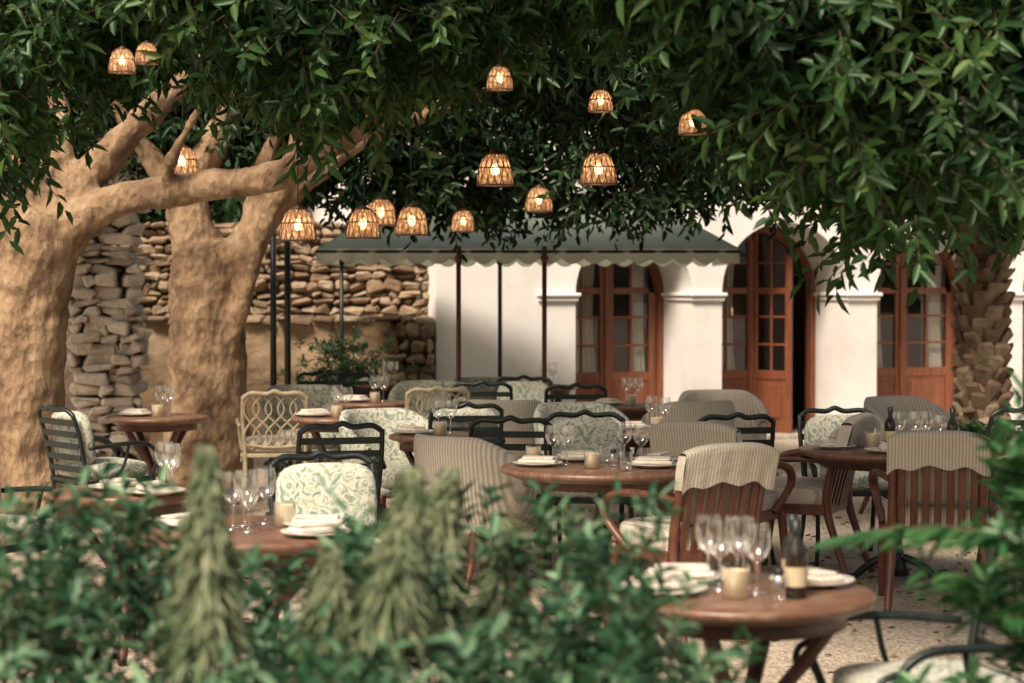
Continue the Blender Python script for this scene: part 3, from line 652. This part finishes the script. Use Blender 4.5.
def setting(x,y,r,items):
    for me,nm,dx,dy in items: place(me,nm,(x+dx,y+dy,zt),random.uniform(0,360),random.uniform(.95,1.05))
PN='plate_with_napkin'
setting(.68,5.92,.4,[(PL,PN,-.24,-.05),(PL,PN,-.16,.2),(PL,PN,.23,.12),(WG,'wine_glass',-.06,.02),(WG,'wine_glass',.0,.1),(WG,'wine_glass',.04,-.06),(WG,'wine_glass',-.08,.16),(WG,'wine_glass',.03,.2),(CA,'candle_holder',-.03,-.12),(BO,'wine_bottle',.145,-.13),(BO,'wine_bottle',.16,.05),(SH,'salt_shaker',.09,-.17)])
setting(.46,10.1,.5,[(PL,PN,-.33,.0),(PL,PN,-.12,.3),(PL,PN,.25,-.08),(PL,PN,.3,.24),(CA,'candle_holder',-.06,-.12),(CA,'candle_holder',-.35,.2),(WG,'wine_glass',-.18,.05),(WG,'wine_glass',.2,.1),(WG,'wine_glass',.12,.2),(WG,'wine_glass',-.25,.15),(TG,'tumbler',.02,.1),(SH,'salt_shaker',.05,-.05),(TG,'tumbler',.1,-.3)])
setting(2.16,11.2,.5,[(PL,PN,-.36,.0),(PL,PN,.3,.2),(PL,PN,-.1,-.3),(CA,'candle_holder',-.14,.0),(CA,'candle_holder',-.2,.25),(WG,'wine_glass',.1,.0),(WG,'wine_glass',.17,.06),(WG,'wine_glass',.04,.15),(WG,'wine_glass',.22,-.1),(BO,'wine_bottle',.3,-.05),(BO,'wine_bottle',-.02,.1),(TG,'tumbler',.0,-.12)])
setting(-.99,7.44,.45,[(PL,PN,.26,.05),(PL,PN,.28,-.2),(PL,PN,-.25,.1),(WG,'wine_glass',-.02,.1),(WG,'wine_glass',.05,.16),(WG,'wine_glass',-.05,.0),(WG,'wine_glass',.02,-.1),(CA,'candle_holder',.13,.1),(CA,'candle_holder',-.12,-.2)])
setting(-1.66,8.9,.3,[(PL,PN,-.1,0),(WG,'wine_glass',.11,.0),(WG,'wine_glass',.16,-.1),(WG,'wine_glass',.12,.12),(PL,PN,.1,-.2)])
for x,y,_,_,_ in T[5:]:
    setting(x,y,.3,[(PL,PN,-.15,.0),(WG,'wine_glass',.08,.05),(CA,'candle_holder',.02,-.08),(WG,'wine_glass',.0,.16)])
# ------------------------------------------------------------------ foreground planting
xs=[-1.6,-1.18,-1.0,-.85,-.7,-.5,-.35,-.2,-.08,.05,.14,.24,.33,.42,.55]; zl=[1.10,1.10,1.08,1.0,.92,.95,.96,1.05,1.12,1.05,1.06,.95,.84,.66,.5]
def bed(name,nplant,per,x0,x1,y0,y1,xs,zl,mk,L0,W0,tl,nl,spread=.10,low=.25):
    px=rng.uniform(x0,x1,nplant); py=rng.uniform(y0,y1,nplant); ph=np.interp(px,xs,zl)*rng.uniform(.78,1.12,nplant)
    X=np.repeat(px,per);Y=np.repeat(py,per);Hh=np.repeat(ph,per)
    f=1-rng.uniform(0,1,len(X))**1.4*.75
    rr=spread*(1.25-f*.55)
    C=np.stack([X+rng.normal(0,1,len(X))*rr,Y+rng.normal(0,1,len(X))*rr,np.maximum(low,Hh*f-.06)],1)
    Tn=nrm(C-np.stack([X,Y,Hh*f-.25],1))+rng.normal(0,.3,C.shape)+np.array([0,-.1,.3])
    P,D,U,L,W,st=twigs(C,Tn,rng.uniform(.7,1.25,len(X))*tl,nl,L0,W0,down=.08)
    base=np.stack([X,Y,np.zeros(len(X))],1)
    A=np.concatenate([st[0],base[::3]]); Bq=np.concatenate([st[1],C[::3]])
    return place(leafmesh(name,P,D,U,L,W,mk,(A,Bq,.003)),name)
bed('flower_bed_shrubs',84,13,-1.6,.44,4.1,5.0,xs,zl,'shrub',.068,.022,.14,12)
bed('flower_bed_shrubs',22,12,-1.2,.36,3.5,3.9,[-1.3,-.9,-.5,0,.3,.45],[.98,.92,.86,.92,.8,.6],'shrub',.072,.023,.15,12)
bed('flower_bed_shrubs',20,14,1.08,1.9,4.1,5.0,[.95,1.05,1.13,1.22,1.4,1.9],[.72,.86,1.0,1.16,1.2,1.2],'frond',.085,.024,.15,12)
def spike(x,y,z0,z1,r,name='echium_flower_spike',lean=(0,0)):
    n=1100; t=rng.uniform(0,1,n)**.8; a=rng.uniform(0,6.28,n)
    rad=r*(1-t)**.75*.5+.006; out=np.stack([np.cos(a),np.sin(a),np.zeros(n)],1)
    ax=np.stack([x+lean[0]*t,y+lean[1]*t,z0+(z1-z0)*t],1)
    P=ax+out*rad[:,None]*.4; D=out*.8+np.array([0,0,-.7])+rng.normal(0,.28,(n,3))
    L=(.03+.085*(1-t))*rng.uniform(.7,1.1,n); W=np.full(n,.010)
    A=np.array([[x,y,0.]]);Bq=np.array([[x+lean[0],y+lean[1],z1]])
    place(leafmesh(name,P,D,np.tile([0,0,1.],(n,1))+out,L,W,'spike',(A,Bq,.012)),name)
spike(-.615,4.02,.93,1.335,.11); spike(-.25,4.05,.98,1.29,.09,lean=(.05,0)); spike(-.19,4.5,.95,1.25,.09,lean=(.05,0)); spike(-.4,4.4,.9,1.08,.09); spike(-1.16,4.4,.9,1.08,.1); spike(-.02,4.8,.85,1.10,.08); spike(-.8,4.8,.85,1.0,.08)
frondset([((1.3+random.uniform(-.1,.25),4.4+random.uniform(-.2,.3),.8+random.uniform(0,.28)),(random.uniform(-1,.5),random.uniform(-.5,.5),random.uniform(.3,1.4)),random.uniform(.35,.55),.35) for _ in range(26)],'frond','young_palm',None,.14,24,.015)
n=2200; P=np.stack([rng.uniform(-4,5,n),rng.uniform(5,20,n),np.full(n,.008)],1); D=rng.normal(0,1,(n,3))*np.array([1,1,.1]); U=np.tile([0,0,1.],(n,1))+rng.normal(0,.2,(n,3))
place(leafmesh('leaf_litter',P,D,U,rng.uniform(.03,.07,n),np.full(n,.025),'dry'),'leaf_litter')
# ------------------------------------------------------------------ light
el,az=48,208
w=bpy.data.worlds.new('World'); S.world=w; w.use_nodes=True; nt=w.node_tree
sky=nt.nodes.new('ShaderNodeTexSky'); sky.sky_type='NISHITA'; sky.sun_disc=False; sky.sun_elevation=math.radians(el); sky.sun_rotation=math.radians(az); sky.dust_density=5; sky.ozone_density=.6; sky.air_density=.9
tint=nt.nodes.new('ShaderNodeMix'); tint.data_type='RGBA'; tint.blend_type='MULTIPLY'; tint.inputs[0].default_value=1; tint.inputs[7].default_value=(1.15,1.03,.88,1)
nt.links.new(sky.outputs[0],tint.inputs[6]); nt.links.new(tint.outputs[2],nt.nodes['Background'].inputs[0]); nt.nodes['Background'].inputs[1].default_value=.15
sl=bpy.data.lights.new('sun','SUN'); sl.energy=5.0; sl.angle=math.radians(16); sl.color=(1,.87,.72)
so=bpy.data.objects.new('sun',sl); COL.objects.link(so)
d=Vector((math.sin(math.radians(az))*math.cos(math.radians(el)),math.cos(math.radians(az))*math.cos(math.radians(el)),math.sin(math.radians(el))))
so.rotation_euler=d.to_track_quat('Z','Y').to_euler()
# ------------------------------------------------------------------ camera
cd=bpy.data.cameras.new('camera'); cd.lens=70.3; cd.sensor_width=36; cd.clip_end=600
cd.dof.use_dof=True; cd.dof.focus_distance=11.0; cd.dof.aperture_fstop=2.6
co=bpy.data.objects.new('camera',cd); COL.objects.link(co); co.location=(0,0,1.65); co.rotation_euler=(math.radians(90-1.53),0,0)
S.camera=co
S.view_settings.view_transform='Standard'; S.view_settings.look='None'; S.view_settings.exposure=0
